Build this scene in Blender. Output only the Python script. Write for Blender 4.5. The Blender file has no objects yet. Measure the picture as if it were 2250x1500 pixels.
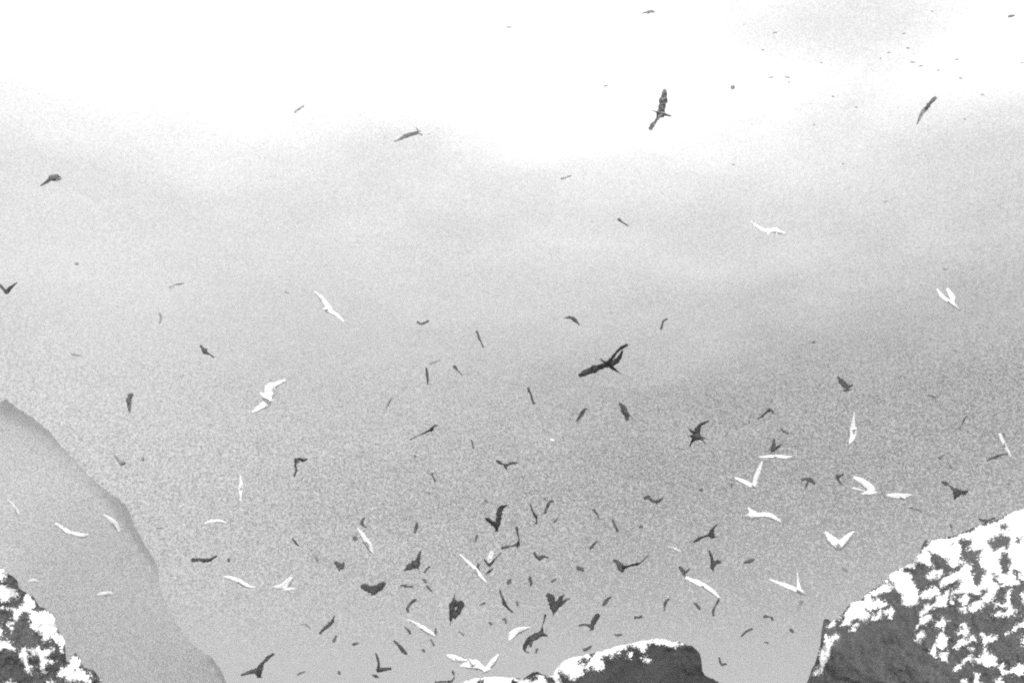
import bpy, math, random
import numpy as np
from mathutils import Vector, Matrix

# ------------------------------------------------------------------ camera, sky, sun, exposure
sc = bpy.context.scene
COL = sc.collection
PITCH = math.radians(21.5)
CAM = Vector((0, 0, 1.7))
F = 35.0 / 36.0 * 2250                      # focal length in photograph pixels
cam_d = bpy.data.cameras.new("camera"); cam_d.lens = 35; cam_d.sensor_width = 36
cam_d.clip_end = 6000; cam_d.clip_start = 0.1
cam = bpy.data.objects.new("camera", cam_d); COL.objects.link(cam)
cam.location = CAM; cam.rotation_euler = (math.pi/2 + PITCH, 0, 0)
sc.camera = cam
RIGHT = Vector((1, 0, 0)); FWD = Vector((0, math.cos(PITCH), math.sin(PITCH))); UP = Vector((0, -math.sin(PITCH), math.cos(PITCH)))
def ray(x, y): return (FWD + RIGHT*((x-1125)/F) + UP*((750-y)/F))
def at(x, y, d): return CAM + ray(x, y)*d

sc.view_settings.view_transform = 'Standard'; sc.view_settings.look = 'None'
sc.view_settings.exposure = 0.45; sc.view_settings.gamma = 1.0
sc.cycles.use_denoising = False
sc.cycles.max_bounces = 5; sc.cycles.volume_bounces = 1
sc.cycles.filter_width = 2.2

SUN_EL, SUN_AZ = math.radians(32), math.radians(175)      # high, behind the camera and to its left
w = bpy.data.worlds.new("World"); sc.world = w; w.use_nodes = True
nt = w.node_tree; N = nt.nodes; Lk = nt.links; N.clear()
def nd(t, **k):
    n = N.new(t)
    for a, v in k.items(): setattr(n, a, v)
    return n
def math_(op, a, b=None, c=None, clamp=False):
    n = nd('ShaderNodeMath', operation=op); n.use_clamp = clamp
    for i, v in enumerate((a, b, c)):
        if v is None: continue
        if hasattr(v, 'links'): Lk.new(v, n.inputs[i])
        else: n.inputs[i].default_value = v
    return n.outputs[0]
sky = nd('ShaderNodeTexSky', sky_type='NISHITA', sun_disc=False)
sky.sun_elevation = SUN_EL; sky.sun_rotation = SUN_AZ
sky.dust_density = 5; sky.air_density = 1.0
bw = nd('ShaderNodeRGBToBW'); Lk.new(sky.outputs[0], bw.inputs[0])
tc = nd('ShaderNodeTexCoord'); G = tc.outputs['Generated']
def noise(scale, detail, rough=0.5, vec=None, dist=0.0):
    n = nd('ShaderNodeTexNoise'); n.inputs['Scale'].default_value = scale
    n.inputs['Detail'].default_value = detail; n.inputs['Roughness'].default_value = rough
    n.inputs['Distortion'].default_value = dist
    Lk.new(vec or G, n.inputs['Vector']); return n.outputs[0]
sep = nd('ShaderNodeSeparateXYZ'); Lk.new(G, sep.inputs[0]); Z = sep.outputs[2]
mp = nd('ShaderNodeMapping'); mp.inputs['Scale'].default_value = (1, 1, 3.0); Lk.new(G, mp.inputs[0])
big = noise(2.2, 5, 0.5, mp.outputs[0], 0.3)
# layered overcast: brightness by elevation, edges drifted by the cloud noise
zz = math_('ADD', Z, math_('MULTIPLY', math_('SUBTRACT', big, 0.5), 0.22))
ramp = nd('ShaderNodeValToRGB'); Lk.new(zz, ramp.inputs[0])
els = ramp.color_ramp.elements
STOPS = [(0.00, .46), (0.10, .38), (0.20, .36), (0.30, .40), (0.38, .49), (0.46, .62), (0.52, .86), (0.57, 1.20), (0.64, 1.45), (1.0, 1.45)]
els[0].position, els[1].position = STOPS[0][0], STOPS[-1][0]
for p, v in STOPS[1:-1]: els.new(p)
for e, (p, v) in zip(ramp.color_ramp.elements, STOPS):
    e.position = p; e.color = (v/3, v/3, v/3, 1)
base = math_('MULTIPLY', ramp.outputs[0], 3.0)
AZ = math_('ARCTAN2', sep.outputs[0], sep.outputs[1]); EL = math_('ARCSINE', Z)
mp2 = nd('ShaderNodeMapping'); mp2.inputs['Scale'].default_value = (1, 1, 2.2); Lk.new(G, mp2.inputs[0])
wisp = noise(7, 6, 0.62, mp2.outputs[0], 0.4)
def bank(x, y, rx, ry, soft, amt, wob=1.0):            # a cloud bank by compass bearing and elevation; amt<0 darkens, >0 brightens
    d = ray(x, y).normalized()
    u = math_('DIVIDE', math_('SUBTRACT', AZ, math.atan2(d.x, d.y)), rx/F)
    v_ = math_('DIVIDE', math_('SUBTRACT', EL, math.asin(d.z)), ry/F)
    s = math_('SQRT', math_('ADD', math_('MULTIPLY', u, u), math_('MULTIPLY', v_, v_)))
    s = math_('ADD', s, math_('MULTIPLY', math_('SUBTRACT', wisp, 0.5), wob))
    m = nd('ShaderNodeMapRange', interpolation_type='SMOOTHSTEP')
    Lk.new(s, m.inputs[0]); m.inputs[1].default_value = 1+soft; m.inputs[2].default_value = max(0, 1-soft)
    m.inputs[3].default_value = 1.0; m.inputs[4].default_value = 1.0+amt
    return m.outputs[0]
BANKS = [(2080, 1120, 820, 420, .70, -.47), (2300, 960, 900, 130, .45, -.16, .7), (1700, 1420, 600, 230, .8, -.36), (1900, 860, 620, 40, .9, -.10, .5), (1200, 1180, 520, 330, .8, -.22),
         (1870, 0, 430, 165, .9, -.48, .8), (20, 850, 460, 300, .9, .32), (1500, 300, 400, 110, .8, .08), (350, 1400, 420, 160, .9, .08), (1000, 320, 420, 130, .9, -.17, 1.0)]
v = base
for b in BANKS: v = math_('MULTIPLY', v, bank(*b))
v = math_('MULTIPLY', v, math_('ADD', math_('MULTIPLY', wisp, 0.36), 0.82))
gr = noise(500, 1, 0.5); gr2 = noise(90, 3, 0.6)
gm = nd('ShaderNodeMapRange'); Lk.new(Z, gm.inputs[0]); gm.inputs[1].default_value = .02; gm.inputs[2].default_value = .36
gm.inputs[3].default_value = 2.8; gm.inputs[4].default_value = .50
g_ = math_('ADD', math_('MULTIPLY', math_('SUBTRACT', gr, 0.5), gm.outputs[0]), math_('MULTIPLY', math_('SUBTRACT', gr2, 0.5), 0.07))
v = math_('MAXIMUM', math_('ADD', v, g_), 0.0)
nish = math_('ADD', math_('MULTIPLY', bw.outputs[0], 0.02), 0.85)
v = math_('MULTIPLY', v, nish)
SKY_GAIN = 10.0
bg = nd('ShaderNodeBackground'); bg.inputs[1].default_value = 0.1
comb = nd('ShaderNodeCombineColor')
vv = math_('MULTIPLY', v, SKY_GAIN)
for i in range(3): Lk.new(vv, comb.inputs[i])
Lk.new(comb.outputs[0], bg.inputs[0])
out = nd('ShaderNodeOutputWorld'); Lk.new(bg.outputs[0], out.inputs[0])

sun_d = bpy.data.lights.new("sun", 'SUN'); sun_d.energy = 4.8; sun_d.angle = math.radians(6); sun_d.color = (1, 1, 1)
sun = bpy.data.objects.new("sun", sun_d); COL.objects.link(sun)
sdir = Vector((math.sin(SUN_AZ)*math.cos(SUN_EL), math.cos(SUN_AZ)*math.cos(SUN_EL), math.sin(SUN_EL)))
sun.rotation_euler = sdir.to_track_quat('Z', 'Y').to_euler(); sun.location = (0, -20, 60)

# ------------------------------------------------------------------ materials
def mat(name, build):
    m = bpy.data.materials.new(name); m.use_nodes = True
    t = m.node_tree; b = t.nodes['Principled BSDF']; b.inputs['Roughness'].default_value = 0.85
    b.inputs['Specular IOR Level'].default_value = 0.15
    build(t, b); return m
def tnoise(t, scale, detail=4, rough=.6, space='Object'):
    c = t.nodes.new('ShaderNodeTexCoord'); n = t.nodes.new('ShaderNodeTexNoise')
    n.inputs['Scale'].default_value = scale; n.inputs['Detail'].default_value = detail; n.inputs['Roughness'].default_value = rough
    t.links.new(c.outputs[space], n.inputs['Vector']); return n.outputs[0]
def tramp(t, fac, stops):
    r = t.nodes.new('ShaderNodeValToRGB'); t.links.new(fac, r.inputs[0])
    e = r.color_ramp.elements; e[0].position = stops[0][0]; e[1].position = stops[-1][0]
    for p, v in stops[1:-1]: e.new(p)
    for x, (p, v) in zip(e, stops): x.position = p; x.color = (v, v, v, 1)
    return r.outputs[0]
def tmath(t, op, a, b):
    n = t.nodes.new('ShaderNodeMath'); n.operation = op
    for i, v in enumerate((a, b)):
        if hasattr(v, 'links'): t.links.new(v, n.inputs[i])
        else: n.inputs[i].default_value = v
    return n.outputs[0]
def feather(lo, hi, scale):
    def f(t, b):
        t.links.new(tramp(t, tnoise(t, scale, 3), [(.42, lo), (.62, hi)]), b.inputs['Base Color'])
    return f
M_WHITE = mat("white_plumage", feather(.50, .82, 9))
M_DARK = mat("dark_plumage", feather(.008, .065, 22))
M_GREY = mat("grey_plumage", feather(.13, .22, 14))
M_MOTTLED = mat("mottled_plumage", feather(.015, .20, 16))
M_FAINTEST = mat("strongly_haze_faded_plumage", feather(.50, .62, 14))  # dark bird nearly lost in haze: the fading is painted into its colour
M_FAINT = mat("haze_faded_dark_plumage", feather(.18, .32, 14))  # faint dark birds: haze fading put into the plumage tone
M_VEILED = mat("haze_dulled_white_plumage", feather(.44, .55, 9))  # white birds dimmed by mist, the dimming painted into the plumage
M_PALE = mat("pale_grey_plumage", feather(.46, .64, 9))

def rock(lo, hi, grain, s):
    """dark rough stone; the 'guano' attribute (signed, in photo pixels) says where the white droppings lie"""
    def f(t, b):
        a = t.nodes.new('ShaderNodeAttribute'); a.attribute_name = 'guano'
        n1 = tnoise(t, s*1.2, 5, .65); n2 = tnoise(t, s*6, 3, .75); n3 = tnoise(t, s*26, 2, .7)
        stone = tramp(t, n1, [(.30, lo), (.70, hi)])
        speck = tramp(t, n3, [(.30, 1-grain), (.55, 1.0), (.74, 1+grain*1.2)])
        stone = tmath(t, 'MULTIPLY', stone, speck)
        edge = tmath(t, 'ADD', tmath(t, 'MULTIPLY', tmath(t, 'SUBTRACT', n2, .5), 26.0), tmath(t, 'MULTIPLY', tmath(t, 'SUBTRACT', n3, .5), 34.0))
        m = tmath(t, 'ADD', a.outputs['Fac'], edge)
        m = tmath(t, 'ADD', tmath(t, 'MULTIPLY', m, .45), .5)
        m.node.use_clamp = True
        mix = t.nodes.new('ShaderNodeMix'); mix.data_type = 'RGBA'
        t.links.new(m, mix.inputs[0]); t.links.new(stone, mix.inputs[6])
        wht = tramp(t, tnoise(t, s*2.0, 3, .6), [(.32, .50), (.58, .88)]); t.links.new(wht, mix.inputs[7])
        t.links.new(mix.outputs[2], b.inputs['Base Color'])
        bp = t.nodes.new('ShaderNodeBump'); bp.inputs['Strength'].default_value = .25; bp.inputs['Distance'].default_value = .12
        t.links.new(n2, bp.inputs['Height']); t.links.new(bp.outputs[0], b.inputs['Normal'])
    return f
M_ROCK = mat("guano_streaked_rock", rock(.044, .066, .8, 1.1))
M_ROCK_DARK = mat("darker_rock", rock(.018, .034, .8, 1.1))  # same stone in a lower tone, for the centre hump
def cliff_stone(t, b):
    base_ = tramp(t, tnoise(t, .05, 6, .6), [(.3, .235), (.7, .28)])  # stone colour raised to carry part of the haze's paling
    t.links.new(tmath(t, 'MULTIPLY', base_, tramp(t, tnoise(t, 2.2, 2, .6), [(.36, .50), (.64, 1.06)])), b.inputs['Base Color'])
M_CLIFF = mat("haze_lightened_cliff_rock", cliff_stone)
M_GROUND = mat("dark_shore_rock", lambda t, b: t.links.new(tramp(t, tnoise(t, .15, 8, .65), [(.35, .10), (.65, .22)]), b.inputs['Base Color']))

def tag(o, label=None, cat=None, group=None, kind=None):
    for k, v_ in (('label', label), ('category', cat), ('group', group), ('kind', kind)):
        if v_: o[k] = v_
    return o
def mesh_obj(name, verts, faces, m, smooth=True, origin=None):
    if origin is not None: verts = [v_ - origin for v_ in verts]
    me = bpy.data.meshes.new(name); me.from_pydata([tuple(v_) for v_ in verts], [], faces); me.update()
    if smooth: me.polygons.foreach_set('use_smooth', [True]*len(me.polygons))
    me.materials.append(m)
    o = bpy.data.objects.new(name, me); COL.objects.link(o)
    if origin is not None: o.location = origin
    return o

# ------------------------------------------------------------------ ground: one sheet to the horizon
gv, gf = [], []
radii = [0, 4, 9, 16, 28, 45, 75, 120, 200, 330, 600, 1500, 5000]
SEG = 48
rng = random.Random(4)
for ri, r in enumerate(radii):
    for s in range(SEG):
        a = 2*math.pi*s/SEG
        z = (rng.random()-.5)*min(0.5, r*.02) if r < 300 else 0
        gv.append(Vector((math.cos(a)*r, math.sin(a)*r, z - (0.0 if r < 300 else .2))))
for ri in range(len(radii)-1):
    for s in range(SEG):
        a, b = ri*SEG+s, ri*SEG+(s+1) % SEG
        gf.append((a, b, b+SEG, a+SEG))
tag(mesh_obj("ground", gv, gf, M_GROUND), kind='structure')

# ------------------------------------------------------------------ rocks
def smooth_noise1(x, seed, amp, lam):
    rg = np.random.RandomState(seed); tab = rg.rand(4096)*2-1
    t = np.asarray(x)/lam + 1000; i = np.floor(t).astype(int); f = t-i; f = f*f*(3-2*f)
    return amp*(tab[i % 4096]*(1-f)+tab[(i+1) % 4096]*f)
def noise2(x, y, seed, lam):
    rg = np.random.RandomState(seed); tab = rg.rand(256, 256)*2-1
    tx, ty = x/lam+500, y/lam+500
    i, j = np.floor(tx).astype(int), np.floor(ty).astype(int); fx, fy = tx-i, ty-j
    fx = fx*fx*(3-2*fx); fy = fy*fy*(3-2*fy)
    g = lambda a, b: tab[a % 256, b % 256]
    return (g(i, j)*(1-fx)+g(i+1, j)*fx)*(1-fy)+(g(i, j+1)*(1-fx)+g(i+1, j+1)*fx)*fy
def sdf(poly, X, Y):
    P = np.array(poly, float); d = np.full(X.shape, 1e9); ins = np.zeros(X.shape, bool)
    n = len(P)
    for i in range(n):
        a, b = P[i], P[(i+1) % n]; e = b-a
        wx, wy = X-a[0], Y-a[1]
        t = np.clip((wx*e[0]+wy*e[1])/max(1e-9, e.dot(e)), 0, 1)
        d = np.minimum(d, (wx-e[0]*t)**2+(wy-e[1]*t)**2)
        c = ((a[1] > Y) != (b[1] > Y))
        with np.errstate(divide='ignore', invalid='ignore'):
            xx = (b[0]-a[0])*(Y-a[1])/(b[1]-a[1]+1e-12)+a[0]
        ins ^= c & (X < xx)
    return np.where(ins, 1, -1)*np.sqrt(d)

def line_dist(px, py, X, Y):
    d = np.full(X.shape, 1e9)
    for i in range(len(px)-1):
        ex, ey = px[i+1]-px[i], py[i+1]-py[i]; L2 = max(1e-9, ex*ex+ey*ey)
        t = np.clip(((X-px[i])*ex+(Y-py[i])*ey)/L2, 0, 1)
        d = np.minimum(d, (X-px[i]-ex*t)**2+(Y-py[i]-ey*t)**2)
    return np.sqrt(d)
def at_np(X, Y, D):
    u, v_ = (X-1125)/F, (750-Y)/F
    return np.stack([u*D, CAM.y+(FWD.y+UP.y*v_)*D, CAM.z+(FWD.z+UP.z*v_)*D], -1)
def outcrop(name, prof, D, depth, ybase, dx, rows, patches, m, seed, rough, curve=.5, jag=1.2, reach=400, soft=0, trim=0.0):
    """a solid crag: crest along `prof`, its near face rolling down towards the camera, its far face falling away behind"""
    px = np.array([p[0] for p in prof], float); py = np.array([p[1] for p in prof], float)
    xs = np.arange(px[0], px[-1]+.1, dx); nx = len(xs)
    crest = np.interp(xs, px, py) + smooth_noise1(xs, seed, jag, 4.0) + smooth_noise1(xs, seed+1, jag, 9.0) + smooth_noise1(xs, seed+8, jag, 31.0)
    tt = np.linspace(0, 1, rows)**1.25
    Xf = np.repeat(xs[:, None], rows, 1)
    Hh = np.maximum(ybase-crest, 2)[:, None]
    Yf = crest[:, None] + Hh*tt[None, :]
    rel = line_dist(px, py, Xf, Yf)*np.clip((Yf-crest[:, None])/3, 0, 1)
    if soft:                                            # rounded shoulders instead of creases: smooth distance to the crest
        cxs = np.linspace(px[0], px[-1], 90); cys = np.interp(cxs, px, py)
        if soft > 40: cys = np.convolve(np.pad(cys, 9, 'edge'), np.ones(19)/19, 'valid')
        acc = np.zeros(Xf.shape)
        for a_, b_ in zip(cxs, cys): acc += np.exp(-np.hypot(Xf-a_, Yf-b_)/soft)
        rel = -soft*np.log(acc); rel = rel-np.median(rel[:, 0]); rel = 20*np.log1p(np.exp(np.clip(rel/20, -30, 30)))
    bulge = depth*np.clip(rel/reach, 0, 1)**curve
    nz = rough*(noise2(Xf, Yf, seed+2, 60)+.5*noise2(Xf, Yf, seed+3, 24)+.3*noise2(Xf, Yf, seed+4, 9))
    front = at_np(Xf, Yf, D-bulge+nz*np.clip(rel/12, 0, 1)).reshape(-1, 3)
    brow = max(6, rows//5)
    jj = np.minimum(rows-1, np.round((np.arange(1, brow)/(brow-1))*(rows-1)).astype(int))
    bp = at_np(Xf[:, jj], Yf[:, jj], D)
    rh = np.stack([(xs-1125)/F, np.full(nx, math.cos(PITCH)), np.zeros(nx)], -1); rh = rh/rh[:, 1:2]
    bp = bp + rh[:, None, :]*(depth*np.clip((Yf[:, jj]-crest[:, None])/reach, 0, 1)**curve)[..., None]
    verts = np.concatenate([front, bp.reshape(-1, 3)])
    nb = brow-1; off = nx*rows
    B = lambda i, j: i*rows if j == 0 else off+i*nb+j-1
    faces = []
    for i in range(nx-1):
        a = i*rows; faces += [(a+j, a+j+1, a+j+rows+1, a+j+rows) for j in range(rows-1)]
        faces += [(B(i, j), B(i+1, j), B(i+1, j+1), B(i, j+1)) for j in range(nb)]
        faces.append((i*rows+rows-1, B(i, nb), B(i+1, nb), (i+1)*rows+rows-1))
    for i in (0, nx-1):
        ring = [i*rows+j for j in range(rows)] + [B(i, j) for j in range(nb, 0, -1)]
        faces.append(tuple(ring if i == 0 else ring[::-1]))
    org = at((px[0]+px[-1])/2, ybase, D)
    me = bpy.data.meshes.new(name); me.from_pydata((verts-np.array(org)).tolist(), [], faces); me.update()
    me.polygons.foreach_set('use_smooth', [True]*len(me.polygons)); me.materials.append(m)
    o = bpy.data.objects.new(name, me); COL.objects.link(o); o.location = org
    if patches is not None:
        Xw = Xf + 5*noise2(Xf, Yf, seed+20, 17) + 2.5*noise2(Xf, Yf, seed+21, 7)
        Yw = Yf + 5*noise2(Xf, Yf, seed+22, 17) + 2.5*noise2(Xf, Yf, seed+23, 7)
        g = np.full(Xf.shape, -40.0)
        for sign, poly in patches:
            bx = [p[0] for p in poly]; by = [p[1] for p in poly]
            k = (Xw > min(bx)-16) & (Xw < max(bx)+16) & (Yw > min(by)-16) & (Yw < max(by)+16)
            s = np.full(Xf.shape, -15.0)
            if k.any(): s[k] = sdf(poly, Xw[k], Yw[k])
            g = np.maximum(g, s) if sign > 0 else np.minimum(g, -s)
        away = np.clip((np.abs(Xf-1125)-1140)/40, 0, 1)        # past the photograph's edges the patches break up like the rest
        g = np.clip(g-trim, -12, 12)*(1-away)+away*(14*noise2(Xf, Yf, seed+30, 34)+6*noise2(Xf, Yf, seed+31, 13)-(Yf-1250)*.02)
        gb = 12*noise2(Xf[:, jj], Yf[:, jj], seed+9, 45)+2
        at_ = me.attributes.new('guano', 'FLOAT', 'POINT'); at_.data.foreach_set('value', np.concatenate([g.reshape(-1), gb.reshape(-1)]).astype(np.float32))
    return o
def conv(s, ox, oy, lst): return [(sg, [(x/s+ox, y/s+oy) for x, y in p]) for sg, p in lst]

RIGHT_PROF = [(1738,1640),(1765,1530),(1772,1500),(1778,1485),(1783,1470),(1790,1460),(1797,1435),(1803,1415),(1805,1385),(1810,1362),(1818,1360),(1830,1364),(1850,1350),(1857,1338),(1867,1324),(1880,1322),(1893,1314),(1905,1302),(1925,1290),(1945,1275),(1955,1262),(1970,1253),(2000,1238),(2010,1225),(2024,1208),(2027,1195),(2034,1184),(2042,1186),(2070,1182),(2100,1175),(2125,1167),(2145,1155),(2190,1142),(2215,1128),(2250,1118),(2300,1102),(2380,1100),(2440,1160),(2500,1330)]
RP = conv(3.75, 1750, 1100, [
 (1,[(1090,320),(1190,305),(1290,300),(1420,255),(1500,215),(1650,180),(1780,80),(1900,20),(4200,-350),(4200,700),(1875,650),(1800,690),(1690,690),(1640,760),(1570,830),(1500,900),(1440,930),(1415,905),(1440,870),(1500,820),(1560,760),(1610,715),(1500,740),(1300,765),(1310,730),(1370,660),(1300,640),(1220,690),(1170,700),(1190,650),(1280,600),(1360,560),(1370,500),(1290,530),(1250,500),(1180,440),(1120,430),(1060,400),(1090,370)]),
 (-1,[(1350,320),(1450,300),(1460,350),(1420,400),(1530,400),(1500,470),(1530,520),(1560,590),(1500,690),(1475,735),(1455,660),(1440,590),(1440,520),(1340,500),(1330,440),(1360,400),(1345,360)]),
 (-1,[(1580,310),(1650,290),(1750,270),(1755,350),(1730,420),(1700,390),(1620,430),(1590,400)]),
 (-1,[(1690,430),(1750,440),(1790,510),(1750,580),(1690,610),(1665,500)]),
 (-1,[(1660,210),(1750,165),(1755,240),(1690,250)]),
 (-1,[(1610,600),(1680,640),(1720,700),(1650,690),(1600,650)]),
 (-1,[(1800,570),(1860,590),(1840,660),(1800,640)]),
 (-1,[(1790,295),(1870,290),(1850,345),(1810,340)]),
 (-1,[(1235,338),(1300,338),(1280,372)]),
 (-1,[(1640,770),(1720,700),(1810,690),(1840,740),(1760,810),(1680,805)]),
 (1,[(750,620),(830,570),(930,515),(1000,440),(1060,390),(1110,450),(1120,520),(1070,560),(1040,530),(930,540),(870,585),(940,620),(980,700),(1030,800),(1000,850),(930,865),(880,840),(870,800),(820,700),(780,660)]),
 (-1,[(1110,460),(1180,440),(1250,480),(1270,530),(1360,530),(1300,590),(1220,590),(1100,560),(1050,560),(1110,520)]),
 (-1,[(870,580),(930,540),(1060,510),(1110,560),(1080,620),(1130,680),(1050,720),(1000,740),(970,680),(940,610)]),
 (-1,[(1060,690),(1150,650),(1220,600),(1190,640),(1120,700)]),
 (1,[(610,750),(740,660),(800,730),(700,765)]),
 (1,[(380,1010),(390,930),(430,855),(530,815),(615,750),(640,800),(730,840),(720,870),(650,890),(580,910),(600,960),(560,1000),(470,980),(430,1020)]),
 (-1,[(560,880),(620,895),(600,925),(550,910)]),
 (1,[(265,1022),(380,935),(355,985),(300,1010)]),
 (1,[(1070,625),(1120,580),(1210,560),(1220,590),(1160,630),(1090,650)]),
 (1,[(1030,795),(1060,730),(1160,700),(1185,765),(1100,800)]),
 (1,[(1015,920),(1040,870),(1130,850),(1180,780),(1265,722),(1275,760),(1220,850),(1110,880),(1050,940)]),
 (1,[(1355,810),(1390,770),(1415,830),(1390,875)]),
 (1,[(1340,885),(1390,885),(1375,920)]),
 (1,[(1030,950),(1080,935),(1105,970),(1040,1015),(985,1065),(1030,1000)]),
 (1,[(1125,1035),(1190,945),(1232,990),(1210,1045),(1150,1055)]),
 (1,[(978,1145),(1040,1075),(1050,1120),(1010,1165)]),
 (1,[(1150,1140),(1205,1080),(1238,1130),(1232,1195),(1160,1205),(1145,1290),(1122,1240)]),
 (1,[(1335,1085),(1390,1010),(1424,1050),(1380,1095)]),
 (1,[(1300,1195),(1380,1105),(1405,1160),(1340,1215)]),
 (1,[(1425,1155),(1460,1085),(1495,1135)]),
 (1,[(1425,1205),(1475,1200),(1445,1230)]),
 (1,[(1538,1106),(1675,1108),(1655,1142),(1550,1168)]),
 (1,[(1610,932),(1720,908),(1770,855),(1845,930),(1760,945),(1640,955)]),
 (1,[(1745,1080),(1880,965),(1990,930),(1990,1000),(1800,1065)]),
 (1,[(1325,1335),(1440,1276),(1435,1322),(1340,1355),(1300,1390)]),
 (1,[(1450,1300),(1500,1310),(1540,1270),(1548,1210),(1588,1250),(1640,1285),(1668,1365),(1600,1350),(1500,1332)]),
 (1,[(1678,1385),(1710,1345),(1748,1412),(1700,1422)]),
 (1,[(1752,1412),(1820,1340),(1875,1355),(1930,1400),(1800,1435)]),
 (1,[(1455,1430),(1512,1418),(1500,1450),(1530,1495),(1480,1495)]),
 (1,[(1350,1490),(1410,1465),(1425,1515),(1360,1525)]),
 (1,[(1652,1510),(1675,1445),(1700,1510)]),
 (1,[(1845,1175),(1900,1125),(1960,1210),(1850,1205)]),
 (1,[(1580,800),(1650,850),(1700,840),(1770,735),(1755,860),(1650,868)]),
 (1,[(735,905),(770,865),(798,910),(770,955),(740,945)]),
 (1,[(600,940),(640,955),(700,905),(715,935),(660,975),(610,975)]),
 (1,[(440,1062),(512,1016),(505,1050),(460,1074)]),
 (1,[(150,1440),(195,1330),(195,1230),(240,1150),(245,1095),(278,1140),(330,1082),(345,1110),(285,1165),(262,1230),(225,1330),(190,1415)]),
 (1,[(1195,1235),(1255,1235),(1245,1305),(1205,1295)]),
 (1,[(1265,835),(1300,780),(1305,800),(1280,845)]),
 (1,[(1860,760),(1960,740),(1960,860),(1870,860)]),
])
LEFT_PROF = [(-280,1400),(-210,1270),(-130,1215),(-60,1205),(0,1243),(14,1256),(20,1260),(38,1273),(41,1292),(58,1302),(74,1310),(86,1333),(98,1337),(112,1346),(121,1358),(124,1378),(135,1396),(143,1410),(143,1428),(146,1452),(152,1454),(158,1443),(166,1434),(175,1448),(184,1466),(205,1472),(218,1488),(228,1500),(250,1530),(300,1610),(318,1660)]
LP = conv(5.555, 0, 1230, [
 (1,[(-1900,-100),(-200,-200),(0,60),(70,130),(75,200),(20,250),(-200,260),(-900,200)]),
 (1,[(-200,290),(0,295),(80,320),(110,370),(180,355),(215,450),(110,500),(-100,480)]),
 (1,[(205,590),(280,520),(285,400),(335,395),(415,470),(425,600),(370,640),(310,620),(290,690),(180,715),(140,640),(45,590),(50,550),(170,600)]),
 (1,[(365,690),(420,605),(560,605),(680,720),(705,890),(810,960),(815,1060),(770,1140),(720,1060),(650,950),(610,900),(612,995),(560,1005),(520,920),(460,880),(370,790)]),
 (1,[(50,800),(130,695),(158,760),(110,855)]),
 (1,[(-300,760),(0,785),(42,900),(-100,970)]),
 (1,[(-150,1000),(90,955),(140,1050),(225,1105),(60,1095),(-150,1080)]),
 (1,[(220,1150),(300,1055),(345,1130),(355,1260),(415,1370),(360,1400),(290,1350),(260,1230)]),
 (1,[(340,1068),(430,1078),(480,1000),(540,1105),(655,1075),(605,1160),(600,1215),(705,1230),(600,1272),(560,1310),(585,1395),(488,1400),(470,1170),(400,1120)]),
 (1,[(675,1380),(850,1265),(925,1110),(990,1240),(995,1320),(1100,1400),(1130,1540),(1000,1475),(850,1480),(700,1425)]),
 (1,[(25,1495),(130,1425),(215,1520),(180,1700),(0,1700)]),
 (1,[(600,1495),(660,1455),(690,1525),(600,1560)]),
 (1,[(1165,1510),(1265,1430),(1310,1560),(1165,1570)]),
 (1,[(-900,1300),(-300,1200),(-200,1500),(-800,1700)]),
 (-1,[(880,1355),(940,1350),(935,1400),(890,1400)]),
])
CENTRE_PROF = [(905,1560),(960,1530),(1005,1503),(1030,1492),(1060,1487),(1095,1486),(1150,1489),(1163,1480),(1178,1476),(1190,1480),(1205,1483),(1215,1478),(1225,1466),(1235,1454),(1260,1443),(1310,1434),(1340,1426),(1360,1417),(1400,1410),(1440,1403),(1470,1406),(1500,1411),(1518,1417),(1530,1425),(1538,1436),(1541,1450),(1543,1472),(1550,1484),(1570,1492),(1590,1502),(1625,1560)]
CP = [(1,[(985,1502),(1030,1488),(1095,1480),(1150,1489),(1200,1487),(1222,1465),(1230,1475),(1228,1512),(1100,1525),(985,1530)]),
 (-1,[(1122,1491),(1142,1495),(1135,1512),(1116,1510)]),
 (-1,[(1202,1484),(1219,1486),(1216,1500),(1204,1500)]),
 (-1,[(1050,1493),(1063,1493),(1063,1506),(1047,1506)]),
 (-1,[(1150,1470),(1188,1470),(1200,1484),(1160,1488)]),
 (1,[(1222,1478),(1228,1450),(1260,1436),(1340,1416),(1360,1407),(1440,1395),(1475,1399),(1512,1412),(1486,1418),(1482,1429),(1475,1420),(1460,1414),(1445,1412),(1432,1408),(1420,1421),(1416,1432),(1400,1425),(1385,1420),(1365,1428),(1345,1445),(1332,1441),(1322,1448),(1327,1458),(1326,1472),(1314,1480),(1302,1466),(1285,1470),(1270,1487),(1255,1490),(1240,1480),(1230,1474)]),
 (-1,[(1268,1455),(1288,1452),(1303,1440),(1302,1447),(1287,1459),(1270,1461)]),
 (1,[(1374,1434),(1384,1428),(1396,1438),(1388,1445)]),
 (1,[(1412,1449),(1422,1441),(1432,1451),(1420,1453)])]
tag(outcrop("rocky_slope", RIGHT_PROF, 30, 9.0, 1660, 1.9, 250, RP, M_ROCK, 11, .15, soft=30, trim=.8),
    "big dark rock slope rising off the right edge, thick with white patches", "rock", kind='structure')
tag(outcrop("rock_outcrop", LEFT_PROF, 26, 5.0, 1680, 1.6, 200, LP, M_ROCK, 31, .16, soft=30, trim=2.0),
    "steep dark rock blotched with white in the lower left corner", "rock", kind='structure')
tag(outcrop("rock_outcrop", CENTRE_PROF, 34, 4.5, 1640, 1.4, 130, CP, M_ROCK_DARK, 51, .15, soft=22, trim=2.5),
    "rounded dark rock hump with a white rim at the bottom centre", "rock", kind='structure')
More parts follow.
